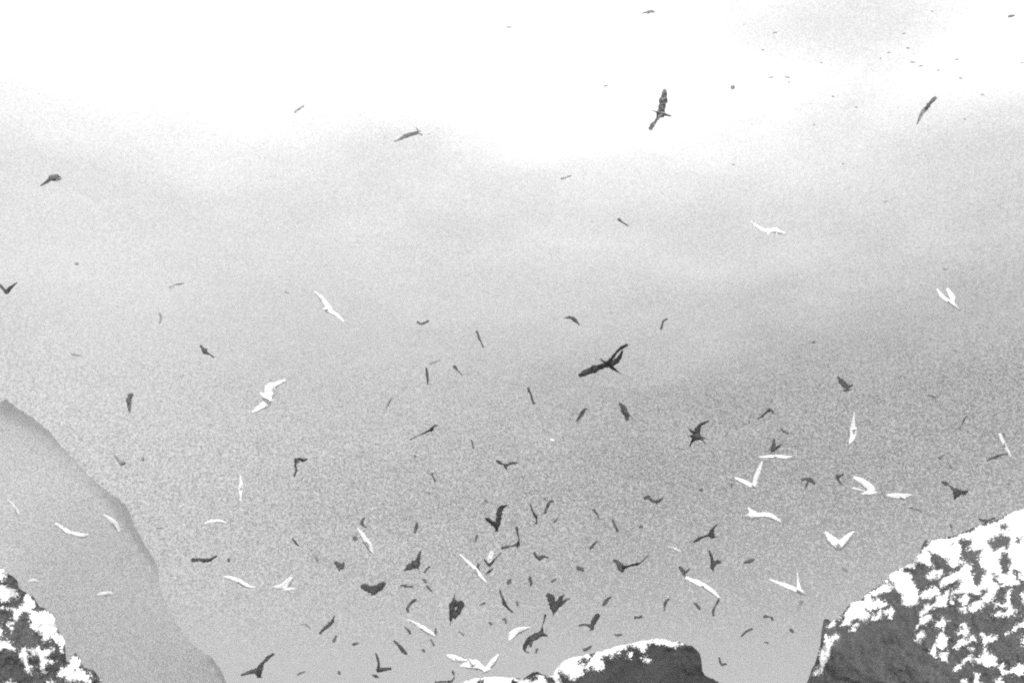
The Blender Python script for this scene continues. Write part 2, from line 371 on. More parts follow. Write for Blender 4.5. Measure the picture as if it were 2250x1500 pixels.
CLIFF_PROF = [(-900,1300),(-620,1010),(-420,905),(-260,893),(-120,900),(-40,893),(0,886),(12,877),(25,886),(40,898),(75,918),(110,950),(135,980),(165,1010),(190,1040),(203,1048),(225,1071),(255,1090),(275,1105),(288,1133),(295,1160),(315,1190),(330,1210),(345,1240),(350,1268),(351,1295),(372,1340),(395,1380),(430,1420),(465,1445),(485,1470),(500,1505),(560,1620),(600,1700)]
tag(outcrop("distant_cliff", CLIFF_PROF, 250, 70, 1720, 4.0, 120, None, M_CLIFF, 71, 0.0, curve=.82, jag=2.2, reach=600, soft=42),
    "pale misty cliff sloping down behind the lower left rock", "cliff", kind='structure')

# ------------------------------------------------------------------ birds
def catmull(pts, n):
    P = [pts[0]] + list(pts) + [pts[-1]]
    P = [np.array(p, float) for p in P]
    out = []
    seg = len(pts)-1
    for k in range(n):
        u = k/(n-1)*seg; i = min(seg-1, int(u)); t = u-i
        p0, p1, p2, p3 = P[i], P[i+1], P[i+2], P[i+3]
        out.append(.5*((2*p1)+(-p0+p2)*t+(2*p0-5*p1+4*p2-p3)*t*t+(-p0+3*p1-3*p2+p3)*t**3))
    return out
LW = {'e': .66, 'f': .66, 'v': .85, 'm': .74, 'w': .86, 'p': .80, 'd': .70, 'g': .62}          # wing length in metres by kind
MATS = {'e': M_FAINTEST, 'f': M_FAINT, 'v': M_VEILED, 'w': M_WHITE, 'p': M_PALE, 'd': M_DARK, 'm': M_MOTTLED, 'g': M_GREY}
def bird(tone, left, right, body, label, group=None, extra=(), far=1.0, name=None, seed=0):
    """left/right: wing lines (x, y, visible width) from the shoulder to the tip; body: head (x, y), tail (x, y), width - photo pixels.
       The span fixes the distance; depth along each wing makes up its true length."""
    rg = random.Random(seed)
    lw = LW[tone]*rg.uniform(.95, 1.1)
    def plen(W): return sum(math.dist(W[i][:2], W[i+1][:2]) for i in range(len(W)-1))
    longest = max(plen(left), plen(right), 1)
    D = min(F*lw*.93/longest, 165)*far
    mpp = D/F                                           # metres per photo pixel there
    verts, faces = [], []
    sh = ((left[0][0]+right[0][0])/2, (left[0][1]+right[0][1])/2)
    def pt(x, y, dd):                                   # a point dd metres further along the view axis
        return CAM + ray(x, y)*(D+dd)
    cx, cy = sh
    def rooted(W):                                      # carry the wing root through the shoulder so that both wings run into one another
        (x0, y0, w0), (x1, y1, _) = W[0], W[1]; L = math.hypot(x1-x0, y1-y0) or 1; e = .35*w0
        return [(cx-(x1-x0)/L*e, cy-(y1-y0)/L*e, w0*.9)] + list(W)
    for W in [rooted(left), rooted(right)] + list(extra):
        n = 15
        S = catmull(W, n)
        proj = plen(W)*mpp; slack = math.sqrt(max(0, lw*lw-proj*proj))*(.55 if tone in 'wpv' else .8)
        sgn = rg.choice((-1, 1)); side = rg.choice((-1, 1))
        if tone in 'wpv':                                # white birds catch the sun: pick the attitude that turns the lit side this way
            best = -9
            for s1 in (-1, 1):
                for s2 in (-1, 1):
                    a, b = S[2], S[n-3]; tl = math.hypot(b[0]-a[0], b[1]-a[1]) or 1
                    nx, ny = -(b[1]-a[1])/tl, (b[0]-a[0])/tl
                    sp = (RIGHT*(b[0]-a[0])-UP*(b[1]-a[1]))*mpp + FWD*s1*slack*.6
                    wm = S[n//2][2]*mpp; cd = math.sqrt(max(0, .048-wm*wm))*.5
                    nr = sp.cross((RIGHT*nx-UP*ny)*wm+FWD*cd*s2).normalized()
                    if nr.dot(FWD) > 0: nr = -nr
                    if nr.dot(sdir) > best: best = nr.dot(sdir); sgn, side = s1, s2
        secs = []
        for k, s in enumerate(S):
            t = k/(n-1)
            a = S[max(0, k-1)]; b = S[min(n-1, k+1)]
            tx, ty = b[0]-a[0], b[1]-a[1]; L = math.hypot(tx, ty) or 1
            nx, ny = -ty/L, tx/L
            wv = max(1.2, s[2])*(1+rg.uniform(-1, 1)*(.10 if tone in 'wpv' else .24))
            chord = .26*(1-.35*t)*(1 if t < .75 else max(.12, 1-(t-.75)*3.4)) * (lw/.8)
            wm = wv*mpp; cd = side*math.sqrt(max(0, chord*chord-wm*wm))*(.5 if tone in 'wpv' else .8)
            dd = sgn*slack*t
            c = pt(s[0], s[1], dd)
            cv = (RIGHT*nx - UP*ny)*wm + FWD*cd
            span = pt(b[0], b[1], sgn*slack*min(1, t+.1))-pt(a[0], a[1], sgn*slack*max(0, t-.1))
            nrm = span.cross(cv)
            nrm = nrm.normalized() if nrm.length > 1e-9 else FWD
            th = .028*(1-.75*t)+.004
            lead = c-cv*.5; trail = c+cv*.5
            idx = len(verts)
            verts += [lead, c-cv*.28+nrm*th*.5, c+cv*.1+nrm*th*.35, trail, c+cv*.1-nrm*th*.35, c-cv*.28-nrm*th*.5]
            secs.append(idx)
        for k in range(n-1):
            for q in range(6):
                faces.append((secs[k]+q, secs[k]+(q+1) % 6, secs[k+1]+(q+1) % 6, secs[k+1]+q))
        faces.append(tuple(secs[0]+q for q in range(6))[::-1]); faces.append(tuple(secs[-1]+q for q in range(6)))
    # body: one tapering skin from bill to tail fan
    if body is None:
        ax, ay = right[-1][0]-left[-1][0], right[-1][1]-left[-1][1]; L = math.hypot(ax, ay) or 1
        q = min(3.5, longest*.15)*rg.choice((-1, 1)); k_ = min(8, longest*.4)   # seen nearly wing-on: the body lies along the wings
        body = ((sh[0]-ay/L*q-ax/L*k_, sh[1]+ax/L*q-ay/L*k_), (sh[0]+ay/L*q+ax/L*k_, sh[1]-ax/L*q+ay/L*k_), min(max(left[0][2], right[0][2]), 7)*.8)
    (hx, hy), (tx, ty), bw_ = body
    bl = .80 if tone in 'wpv' else .58
    pl = math.hypot(hx-tx, hy-ty)*mpp; bd = math.sqrt(max(0, bl*bl-pl*pl))*.7
    sg = rg.choice((-1, 1))
    A = pt(hx, hy, -sg*bd/2); B = pt(tx, ty, sg*bd/2); ax = (B-A)
    if ax.length < .05: ax = FWD*.3
    u = ax.cross(UP if abs(ax.normalized().dot(UP)) < .9 else RIGHT).normalized(); v2 = ax.cross(u).normalized()
    r0 = max(.03, min(bw_*mpp*.5, .14))
    st = [(0, .05, .05), (.10, .14, .14), (.16, .42, .42), (.24, .55, .55), (.33, .62, .62), (.45, 1, 1), (.58, 1, .95), (.72, .72, .62), (.84, .55, .25), (1.0, .85, .06)]
    rings = []
    K = 8
    for t, a, b in st:
        c = A+ax*t; rings.append(len(verts))
        for q in range(K):
            th = 2*math.pi*q/K
            verts.append(c+u*(math.cos(th)*r0*a)+v2*(math.sin(th)*r0*b))
    for k in range(len(st)-1):
        for q in range(K):
            faces.append((rings[k]+q, rings[k]+(q+1) % K, rings[k+1]+(q+1) % K, rings[k+1]+q))
    faces.append(tuple(rings[0]+q for q in range(K))[::-1]); faces.append(tuple(rings[-1]+q for q in range(K)))
    o = mesh_obj(name or {'e': 'dark_seabird', 'f': 'dark_seabird', 'v': 'white_seabird', 'w': 'white_seabird', 'p': 'white_seabird', 'd': 'dark_seabird', 'm': 'dark_seabird', 'g': 'dark_seabird'}[tone],
                 verts, faces, MATS[tone], True, pt(sh[0], sh[1], 0))
    grp = group or {'e': 'dark seabirds in flight', 'f': 'dark seabirds in flight', 'v': 'white seabirds in flight', 'w': 'white seabirds in flight', 'p': 'white seabirds in flight', 'd': 'dark seabirds in flight', 'm': 'dark seabirds in flight', 'g': 'dark seabirds in flight'}[tone]
    return tag(o, label, 'bird', grp)

def sliver(pts):                                        # a thin bird given as one line through both wings
    k = len(pts)//2
    return list(reversed(pts[:k+1])), pts[k:]

BIRDS = [
 # ---- upper sky
 ('m', ([(1452,249,17),(1456,228,17),(1459,212,14),(1461,196,8)], [(1450,254,11),(1441,266,6),(1434,274,11),(1428,286,7)]), ((1480,257),(1432,243),9), "ragged dark bird with one wing straight up, highest large bird in the white sky"),
 ('g', ([(2036,237,9),(2045,225,10),(2057,213,7)], [(2034,239,8),(2025,251,6),(2015,273,3)]), None, "dark sliver of a bird slanting in the upper right sky"),
 ('e', ([(922,291,4),(900,296,6),(885,301,8),(866,310,6)], [(924,292,4),(942,293,3),(952,287,4),(963,281,3)]), ((913,278),(927,298),5), "faint grey bird with wings spread, low in the upper centre sky"),
 ('f', [(647,247,6),(653,242,5),(658,239,5),(668,232,4)], None, "small broken grey bird streak in the white sky left of centre"),
 ('m', ([(113,391,12),(105,398,6),(98,403,4),(89,408,3)], [(118,390,14),(126,389,11),(133,395,8)]), ((106,386),(127,399),12), "dark bird with a thin trailing wing at the upper left"),
 ('g', [(1410,30,3),(1417,28,3),(1424,27,7),(1431,25,6),(1439,27,3)], None, "small grey bird at the very top, above the ragged upright bird"),
 ('d', [(2215,37,5),(2220,36,6),(2230,34,3)], None, "small dark bird near the top right corner"),
 ('g', [(1606,194,7),(1610,192,9),(1614,189,5)], None, "small diamond-like grey bird right of the ragged upright bird", .9),
 ('d', [(1358,480,5),(1362,484,6),(1370,490,3),(1381,497,2)], None, "thin dark bird slanting alone in the empty middle sky"),
 ('g', [(1112,60,3),(1120,60,4),(1127,60,2)], None, "tiny grey bird dash alone in the white top centre"),
 ('g', [(1326,190,3),(1331,189,4),(1336,188,2)], None, "tiny grey bird left of the ragged upright bird"),
 ('g', [(1232,392,3),(1237,392,5),(1246,389,2),(1255,386,3)], None, "pair-like grey fleck of a bird in the pale centre sky"),
 # ---- left side
 ('d', ([(14,642,7),(9,636,4),(3,630,5),(-3,622,3)], [(15,642,7),(21,634,6),(28,628,4),(38,620,2)]), ((17,646),(12,636),6), "dark bird making a shallow V at the left edge"),
 ('g', [(164,579,5),(169,579,7),(173,580,5)], None, "tiny dark dot of a bird in the grey left sky"),
 ('f', [(371,632,4),(379,628,5),(388,625,3),(406,622,2)], None, "faint grey thin bird left of the tall slanting white bird", .9),
 ('g', [(349,687,3),(353,694,5),(353,703,5),(350,712,3)], None, "small upright grey bird in the left sky"),
 ('d', ([(449,770,10),(445,765,7),(440,758,3)], [(452,774,10),(460,778,4),(470,785,4)]), ((446,778),(455,766),9), "small dark tadpole-like bird with a thin tail at left"),
 ('g', [(155,777,2),(162,779,4),(168,780,3),(180,782,2)], None, "thin dark horizontal dash of a bird above the misty cliff"),
 ('g', [(624,641,3),(629,642,4),(635,644,3)], None, "tiny grey bird just left of the slanting white bird"),
 ('m', ([(283,878,11),(286,870,12),(292,865,8)], [(283,883,11),(284,893,8),(285,906,4)]), ((276,876),(290,886),9), "dark upright bird with folded wings above the cliff slope"),
 ('g', ([(266,1017,8),(262,1013,6),(252,998,2)], [(269,1018,8),(276,1016,6)]), ((262,1024),(273,1010),8), "blurred grey bird just off the cliff slope"),
 ('g', [(315,1002,4),(314,1007,6),(314,1013,5)], None, "tiny grey upright bird beside the blurred one near the cliff", .9),
 ('f', [(343,1161,4),(350,1159,4),(361,1160,3)], None, "faint grey dash of a bird beside the cliff edge", .9),
 ('d', ([(448,1231,8),(437,1229,7),(428,1230,8),(420,1229,7)], [(451,1230,9),(460,1230,8),(467,1226,6),(477,1220,4)]), ((443,1226),(458,1234),7), "dark bird gliding flat with a long low wing, right of the cliff"),
 ('d', [(500,1226,4),(503,1229,7),(503,1234,4)], None, "tiny dark bird right of the flat gliding dark bird"),
 ('d', ([(569,1471,14),(558,1474,8),(545,1477,7),(529,1483,3)], [(571,1468,13),(578,1456,8),(588,1445,8),(602,1435,5)]), ((566,1465),(570,1488),15), "large dark bird at the bottom with wings stretched into a wide diagonal"),
 ('d', [(653,1483,3),(658,1479,4),(663,1477,3),(671,1474,2)], None, "thin dark fleck of a bird low at the bottom edge"),
 ('d', [(743,1473,4),(745,1477,6),(748,1481,4)], None, "tiny dark bird dot low down, right of the wide diagonal bird"),
 ('d', ([(720,1375,8),(714,1379,7),(709,1384,7),(702,1392,4)], [(722,1373,8),(728,1368,8),(732,1361,6),(735,1350,2)]), None, "dark bird curved like an S with wings up and down, lower left of centre"),
 ('d', [(739,1395,4),(736,1402,5),(734,1406,7),(733,1411,4)], None, "small dark bird just below the S-curved bird"),
 ('d', [(774,1416,6),(779,1414,7),(789,1412,2)], None, "small flat dark bird lying low, right of the S-curved bird"),
 ('g', [(661,1372,3),(669,1371,3),(674,1372,3),(682,1380,4)], None, "faint broken grey bird left of the S-curved bird"),
 ('d', [(641,1182,3),(646,1187,5),(650,1192,5),(656,1199,4)], None, "thin slanting dark bird above the white birds at lower left"),
 ('g', [(687,1216,2),(693,1222,4),(697,1229,5),(698,1233,3)], None, "thin grey bird between the slanting bird and the stocky dark bird"),
 ('d', ([(745,1242,14),(740,1237,10),(735,1234,6)], [(748,1245,13),(753,1242,9),(755,1233,3)]), ((750,1236),(744,1258),10), "stocky dark bird with short wings left of the black crescent bird"),
 ('d', ([(652,1010,8),(659,1008,8),(665,1011,7),(677,1007,2)], [(650,1011,8),(649,1022,6),(651,1034,6),(645,1048,2)]), ((647,1005),(656,1016),8), "dark bird bent into a right angle above the leaning white birds"),
 # ---- middle
 ('d', [(916,706,5),(922,711,4),(929,711,5),(935,708,5),(942,705,6)], None, "small broken dark bird high at the centre left"),
 ('d', [(1046,727,7),(1050,733,4),(1053,744,4),(1058,754,3),(1062,763,4)], None, "long thin beaded dark bird leaning down at centre"),
 ('g', [(944,800,4),(949,797,4),(957,795,3),(967,790,3)], None, "small grey bird arching over the upright thin bird", .95),
 ('d', [(936,807,4),(938,817,6),(939,828,5),(940,845,3)], None, "thin upright dark bird under a small arched one"),
 ('d', [(996,803,5),(999,806,7),(1006,814,3),(1016,825,2)], None, "small pin-shaped dark bird slanting, right of the upright thin bird"),
 ('f', [(861,872,2),(857,880,4),(852,889,5),(843,908,3)], None, "faint long grey bird leaning left of centre"),
 ('d', ([(948,943,7),(930,952,3),(915,958,2),(901,966,3)], [(949,942,7),(953,937,5),(962,934,2)]), ((947,950),(951,937),6), "small dark bird with one very long thin wing reaching left"),
 ('d', [(1160,851,5),(1163,860,5),(1167,867,3),(1169,877,4),(1174,888,5)], None, "dark crooked stick-like bird below the great dark bird"),
 ('d', ([(1259,700,8),(1252,697,6),(1240,699,2)], [(1260,701,9),(1266,706,7),(1273,714,3)]), None, "small dark arched bird above the great dark bird"),
 ('d', [(1467,700,4),(1461,703,5),(1456,708,4),(1455,715,5),(1452,724,5)], None, "small dark hooked bird upper right of the great dark bird"),
 ('d', ([(1334,800,14),(1318,806,13),(1303,812,17),(1287,818,14),(1272,826,8)], [(1338,796,13),(1347,784,8),(1359,769,7),(1369,762,7),(1380,757,5)], [(1338,800,13),(1350,796,12),(1359,788,9),(1365,777,6),(1368,770,3)], [(1334,798,7),(1325,793,5),(1319,788,4)]), ((1318,788),(1368,824),8), "largest dark bird, wings stretched diagonally with ragged edges, mid-sky"),
 ('d', ([(1279,907,8),(1274,915,8),(1267,926,4)], [(1281,904,7),(1285,899,5),(1291,898,3)]), None, "small dark leaning bird, left one of two below the largest bird"),
 ('d', ([(1371,899,13),(1367,892,10),(1361,885,5)], [(1372,903,13),(1376,912,10),(1379,924,6)]), ((1366,898),(1388,917),9), "dark folded bird, right one of two below the largest bird"),
 ('d', ([(1531,951,16),(1534,941,13),(1541,932,8),(1559,924,2)], [(1530,956,16),(1525,964,14),(1520,971,7),(1515,982,2)], [(1538,960,9),(1544,966,5),(1549,974,2)], [(1524,950,8),(1518,946,4),(1513,941,2)]), ((1511,957),(1553,963),13), "big ragged star-shaped dark bird right of the largest bird"),
 ('d', ([(1110,1022,6),(1104,1019,4),(1098,1016,7),(1090,1011,4)], [(1112,1022,6),(1118,1020,5),(1124,1017,6),(1139,1017,2)]), ((1108,1018),(1113,1031),6), "small dark bird like a shallow moustache over the crowd of birds"),
 ('d', [(1035,966,4),(1038,973,4),(1039,979,3),(1041,985,5)], None, "small thin upright dark bird at centre"),
 ('d', [(909,1001,4),(912,1001,4),(914,1005,6)], None, "tiny dark double fleck of a bird right of the right-angle bird"),
 ('d', [(949,1038,5),(950,1044,3),(954,1052,4),(957,1058,5)], None, "small broken dark bird above the lone dark triangle bird"),
 ('g', [(942,1079,3),(943,1082,5),(944,1087,3)], None, "tiny grey bird above the crowd, left of centre", .9),
 ('d', [(1064,1099,4),(1067,1100,5),(1071,1103,3)], None, "tiny dark bird just above the dark V bird"),
 ('d', [(1194,1094,3),(1197,1095,5),(1199,1098,3)], None, "tiny dark dot of a bird above the two upright hooked birds"),
 ('f', [(1343,1026,3),(1349,1032,4),(1356,1038,3)], None, "faint grey slanting bird in the middle right haze", .9),
 # ---- crowd at lower centre
 ('d', ([(1090,1154,14),(1081,1148,12),(1073,1142,9),(1066,1138,4)], [(1093,1151,13),(1096,1136,12),(1098,1122,13),(1103,1114,9),(1116,1110,2)]), ((1093,1140),(1091,1167),12), "big dark bird with wings raised in a bold V"),
 ('d', ([(1176,1133,7),(1171,1123,4),(1168,1115,4),(1165,1107,3)], [(1178,1136,6),(1179,1142,3),(1178,1151,5)]), ((1172,1136),(1181,1131),5), "thin dark bird like a Y right of the bold V bird"),
 ('d', [(1197,1128,6),(1200,1119,6),(1204,1110,7),(1208,1102,6),(1216,1100,5)], None, "dark bird curved like a cane right of the thin Y bird"),
 ('d', [(1216,1148,3),(1219,1145,6),(1226,1138,3)], None, "small dark fleck of a bird below the cane-shaped bird"),
 ('d', ([(1139,1193,7),(1140,1182,2.5),(1137,1170,5),(1135,1156,5)], [(1137,1196,7),(1124,1199,2),(1113,1201,5),(1101,1204,5)]), None, "dark bird forming a corner, one wing up and one flat left"),
 ('d', [(1049,1174,5),(1047,1180,6),(1044,1190,4)], None, "small dark slug-like bird left of the cornered bird"),
 ('d', ([(1074,1240,7),(1069,1235,4),(1064,1229,4)], [(1078,1239,7),(1083,1233,6),(1090,1225,4),(1101,1214,2)]), ((1086,1246),(1065,1263),6), "spiky black bird crossing in front of a white bird"),
 ('d', [(1053,1238,5),(1050,1243,6),(1050,1249,5),(1055,1255,5)], None, "small black hooked bird left of the spiky black bird"),
 ('d', ([(1184,1226,9),(1178,1221,7),(1173,1212,4)], [(1187,1225,9),(1195,1222,6),(1206,1225,2)]), None, "small dark bird like a wide tick mark below the cornered bird"),
 ('d', [(1303,1117,5),(1307,1123,5),(1312,1129,4),(1317,1140,2)], None, "small slanting dark bird, upper of two right of centre"),
 ('d', [(1346,1141,6),(1349,1149,5),(1352,1156,5),(1358,1167,7)], None, "dark crooked bird, right of the small slanting one"),
 ('d', [(1313,1188,2),(1306,1194,6),(1301,1200,7),(1295,1206,3)], None, "short dark slanting bird above the wide-winged hooked bird"),
 ('d', [(1404,1159,5),(1409,1156,8),(1413,1160,4)], None, "tiny dark arrowhead bird alone right of centre"),
 ('d', ([(1432,1099,6),(1428,1095,7),(1423,1092,9),(1414,1095,3)], [(1438,1101,5),(1445,1101,9),(1451,1098,7),(1458,1093,2)]), ((1446,1109),(1436,1098),4), "dark bird with two heavy wings joined by a thin body"),
 ('d', [(1536,1075,5),(1540,1076,8),(1545,1077,4)], None, "small round dark bird below the star-shaped bird"),
 ('d', [(1606,1061,4),(1608,1065,5),(1608,1072,4)], None, "tiny dark bird left of the white tick-shaped bird"),
 ('d', ([(1558,1176,6),(1548,1178,6),(1538,1182,8),(1524,1191,4)], [(1562,1174,12),(1565,1164,6),(1569,1158,3),(1575,1151,2)]), ((1555,1172),(1574,1180),14), "dark bird with a drooping left wing and a thin raised right wing"),
 ('d', ([(1566,1238,9),(1564,1226,6),(1561,1216,5),(1558,1208,3)], [(1569,1240,10),(1575,1234,10),(1584,1235,5)]), ((1563,1232),(1567,1256),10), "dark bird with one thin wing up, under the drooping-winged bird"),
 ('d', ([(1503,1256,9),(1498,1251,9),(1492,1244,5)], [(1506,1257,7),(1511,1253,5),(1516,1248,3)]), ((1498,1252),(1507,1269),7), "small dark V bird touching the tip of a long white bird"),
 ('d', ([(1365,1246,15),(1359,1238,9),(1354,1233,8),(1347,1230,4)], [(1371,1246,11),(1385,1242,6),(1397,1239,10),(1408,1235,5),(1426,1218,2)]), ((1360,1238),(1364,1254),12), "wide-winged dark bird, its right wing long and curving upward"),
 ('d', [(1268,1243,5),(1272,1248,9),(1279,1250,8),(1283,1255,4)], None, "small square dark bird left of the wide curving-winged bird"),
 ('d', [(1634,1236,4),(1641,1234,7),(1648,1232,8),(1658,1228,4)], None, "small fat dark sliver bird right of the one-wing-up bird"),
 ('d', ([(1571,1332,4),(1575,1325,5),(1580,1315,5)], [(1570,1335,4),(1567,1342,6),(1568,1353,4)]), None, "thin dark bird hanging off the end of a long white bird"),
 ('d', [(1524,1323,3),(1530,1327,6),(1534,1333,7),(1539,1339,4)], None, "small dark slanting bird beneath the long white arc bird"),
 ('d', [(1471,1314,4),(1465,1319,6),(1461,1326,7),(1460,1335,3),(1459,1342,4)], None, "small dark bird curved like a comma above the rock hump"),
 ('d', [(1393,1356,7),(1399,1356,5),(1405,1356,5),(1411,1353,7)], None, "small dark bead-like bird just above the rock hump"),
 ('d', [(1344,1310,3),(1336,1315,7),(1331,1321,8),(1324,1331,4)], None, "dark slanting bird above the bird with a thin level wing"),
 ('d', ([(1302,1371,9),(1306,1362,12),(1311,1355,11),(1316,1347,6)], [(1298,1375,8),(1288,1372,3),(1279,1372,4),(1271,1374,4)]), ((1305,1374),(1297,1384),10), "dark bird with one thick wing up and one thin level wing"),
 ('d', [(1281,1427,6),(1287,1426,8),(1292,1424,6),(1300,1418,4)], None, "small dark bird just over the white rim of the rock"),
 ('d', [(1350,1393,3),(1358,1395,6),(1368,1393,3)], None, "small flat dark bird hovering over the rock hump"),
 ('d', ([(1217,1334,16),(1213,1321,16),(1208,1309,15),(1200,1306,7)], [(1223,1332,15),(1229,1320,12),(1234,1311,8),(1240,1306,4)], [(1230,1328,8),(1238,1322,6),(1244,1318,4)]), ((1222,1322),(1215,1352),16), "heavy black bird with both broad wings raised above its back"),
 ('d', [(1241,1318,4),(1246,1316,5),(1252,1315,4)], None, "tiny dark dash of a bird at the heavy black bird's wingtip"),
 ('d', [(1115,1283,7),(1119,1277,10),(1122,1271,5)], None, "small black blob of a bird, left one of a pair"),
 ('d', [(1165,1265,5),(1165,1274,8),(1168,1280,6),(1165,1287,3)], None, "small black blob of a bird, right one of a pair"),
 ('d', [(1212,1279,5),(1216,1275,6),(1223,1270,3)], None, "small dark slanting bird over the heavy black bird"),
 ('g', [(1233,1293,2),(1238,1295,3),(1243,1296,2)], None, "faint tiny grey bird over the heavy black bird's right wing"),
 ('d', ([(1108,1324,9),(1105,1314,6),(1101,1305,5),(1098,1294,3)], [(1109,1327,8),(1115,1334,6),(1120,1339,5),(1127,1345,4)]), None, "long thin dark bird bowed like a bracket in the lower crowd"),
 ('d', [(1135,1320,3),(1137,1325,5),(1138,1331,5)], None, "tiny dark bird right of the bracket-shaped bird"),
 ('d', [(1103,1360,4),(1109,1359,4),(1111,1363,5),(1112,1370,3)], None, "tiny hooked dark bird under the bracket-shaped bird"),
 ('d', [(1074,1366,5),(1078,1369,6),(1081,1372,3)], None, "tiny dark bird between the arrow-shaped bird and a hooked one"),
 ('d', [(1053,1330,2),(1058,1327,3),(1063,1325,5),(1067,1323,3)], None, "thin dark dash of a bird right of the arrow-shaped bird"),
 ('d', ([(1190,1389,10),(1191,1377,4),(1195,1365,4),(1198,1349,5)], [(1186,1393,10),(1174,1399,11),(1162,1406,13),(1155,1416,9),(1152,1428,5),(1163,1433,3)], [(1168,1404,9),(1166,1414,6),(1165,1421,4)]), ((1206,1397),(1183,1390),8), "large dark bird with a long crooked wing hanging low toward the rock"),
 ('d', [(1181,1423,4),(1179,1428,5),(1177,1435,4)], None, "small dark bird inside the bend of the long crooked-winged bird"),
 ('d', [(917,1148,5),(915,1156,8),(913,1163,7),(911,1171,4)], None, "dark stubby upright bird above the black triangle bird"),
 ('d', [(802,1136,3),(797,1142,6),(795,1148,7),(799,1155,4),(806,1159,4)], None, "small black hooked bird touching the top of a white bird"),
 ('d', [(776,1179,6),(780,1182,10),(783,1187,5)], None, "small black dot of a bird left of the leaning white bird"),
 ('d', ([(911,1240,19),(904,1243,15),(897,1247,10),(888,1253,4)], [(915,1238,16),(919,1228,10),(921,1219,7),(925,1209,2)]), ((905,1228),(920,1250),16), "solid black triangle-shaped bird with a thin raised wingtip"),
 ('d', [(945,1244,4),(940,1248,4),(936,1253,4),(932,1258,6)], None, "small thin dark bird right of the black triangle bird"),
 ('d', [(929,1272,4),(933,1274,6),(937,1280,4)], None, "tiny dark bird below the black triangle bird"),
 ('d', ([(817,1295,19),(808,1292,18),(800,1288,13),(792,1289,5)], [(824,1294,19),(833,1290,17),(840,1284,14),(847,1279,6)]), ((818,1291),(819,1307),15), "thick solid black crescent-shaped bird"),
 ('d', [(880,1286,4),(886,1286,5),(891,1287,7),(898,1288,3),(908,1288,6)], None, "small flat dark dashed bird right of the black crescent"),
 ('d', [(937,1286,5),(940,1289,7),(943,1293,5),(949,1299,3)], None, "small dark slanting bird below the tiny one under the triangle"),
 ('d', ([(1000,1326,12),(992,1328,10),(992,1345,9),(990,1364,6)], [(1004,1325,14),(1013,1326,14),(1007,1342,13),(997,1358,8)]), ((999,1302),(989,1373),12), "dark arrow-shaped bird seen from above with swept-back wings and long neck"),
 ('d', ([(900,1328,5),(905,1322,6),(915,1316,5)], [(898,1331,5),(895,1337,6),(898,1345,4)]), None, "dark crescent-thin bird above the long white diagonal bird"),
 ('d', [(889,1376,3),(895,1382,4),(899,1386,6),(902,1392,5)], None, "small dark bird below the thin crescent and left of the white diagonal"),
 ('d', ([(881,1422,9),(874,1415,5),(870,1411,5),(865,1406,3)], [(883,1425,10),(887,1430,9),(895,1437,3)]), None, "dark diagonal bird low at left, thick at its lower end"),
 ('d', [(958,1379,4),(957,1386,5),(957,1395,4)], None, "small dark upright bird touching the white diagonal bird's end"),
 ('d', [(946,1403,3),(950,1410,4),(954,1418,5)], None, "thin dark bird just below the white diagonal bird's end"),
 ('d', [(928,1425,4),(931,1429,6),(933,1433,3)], None, "tiny dark bird dot low in the crowd above the bottom white birds"),
 ('d', [(1008,1386,3),(1013,1390,3),(1019,1395,4)], None, "tiny dark bird between the white diagonal and the arrow-shaped bird"),
 ('d', ([(831,1470,7),(832,1457,4),(830,1447,4),(825,1433,2)], [(835,1471,8),(843,1470,6),(850,1469,5),(860,1468,5)]), ((816,1481),(834,1488),7), "dark bird like a stick cross at the bottom, one wing straight up"),
 ('d', ([(984,1497,6),(970,1497,5),(955,1498,4)], [(988,1497,5),(994,1494,3),(999,1486,3)]), None, "dark bird half cut by the bottom edge under the white birds"),
 ('d', [(994,1472,5),(996,1478,6),(998,1483,3)], None, "tiny dark bird beneath the lowest white birds"),
 ('d', [(1580,1443,4),(1582,1452,5),(1585,1459,4),(1597,1458,5)], None, "small dark L-shaped bird beside the steep end of the rock hump"),
 ('d', [(1628,1398,4),(1634,1392,5),(1641,1386,4),(1654,1380,4)], None, "thin dark slanting bird in the gap between the two rocks"),
 ('d', ([(1687,1354,4),(1683,1353,6),(1677,1356,5)], [(1690,1355,3),(1696,1356,5),(1697,1363,5)]), None, "small dark bracket-like bird left of the big rock slope"),
 ('d', [(1737,1379,4),(1738,1383,7),(1744,1389,7)], None, "small dark bird nearest the left end of the big rock slope"),
 ('g', [(1762,1318,6),(1759,1325,7),(1756,1332,6),(1753,1340,5)], None, "grey slanting bird right below the small white tern-like bird"),
 ('d', [(1679,1411,3),(1684,1410,4),(1689,1413,4)], None, "tiny dark ring-like bird low between the rocks"),
 ('g', [(1852,1245,4),(1857,1250,8),(1863,1255,5)], None, "blurred grey bird below the white V bird"),
 ('g', [(1648,1095,3),(1651,1097,5),(1655,1100,2)], None, "tiny dark bird over the white bird with a round head"),
 # ---- right side
 ('g', [(1697,877,3),(1695,882,4),(1693,889,3)], None, "small grey fleck above the grey bird with arched wings", .95),
 ('d', ([(1690,901,6),(1683,906,5),(1676,913,6),(1665,920,2)], [(1692,900,6),(1696,902,5),(1700,907,8)]), ((1692,895),(1691,906),4), "grey bird with arched wings left of the white upright bird"),
 ('d', [(1716,940,4),(1719,945,5),(1725,949,4),(1733,953,6)], None, "small dark bent bird below the arched grey bird"),
 ('d', ([(1698,985,11),(1700,976,8),(1701,963,4)], [(1700,986,10),(1707,983,8),(1717,976,3)]), ((1703,981),(1694,994),9), "small dark bird just above the flat white dash bird"),
 ('d', ([(1858,847,12),(1851,840,12),(1846,834,9),(1840,827,3)], [(1863,850,8),(1869,848,6),(1874,845,7)]), ((1874,855),(1846,859),6), "dark bird with a broad raised wing, alone high on the right"),
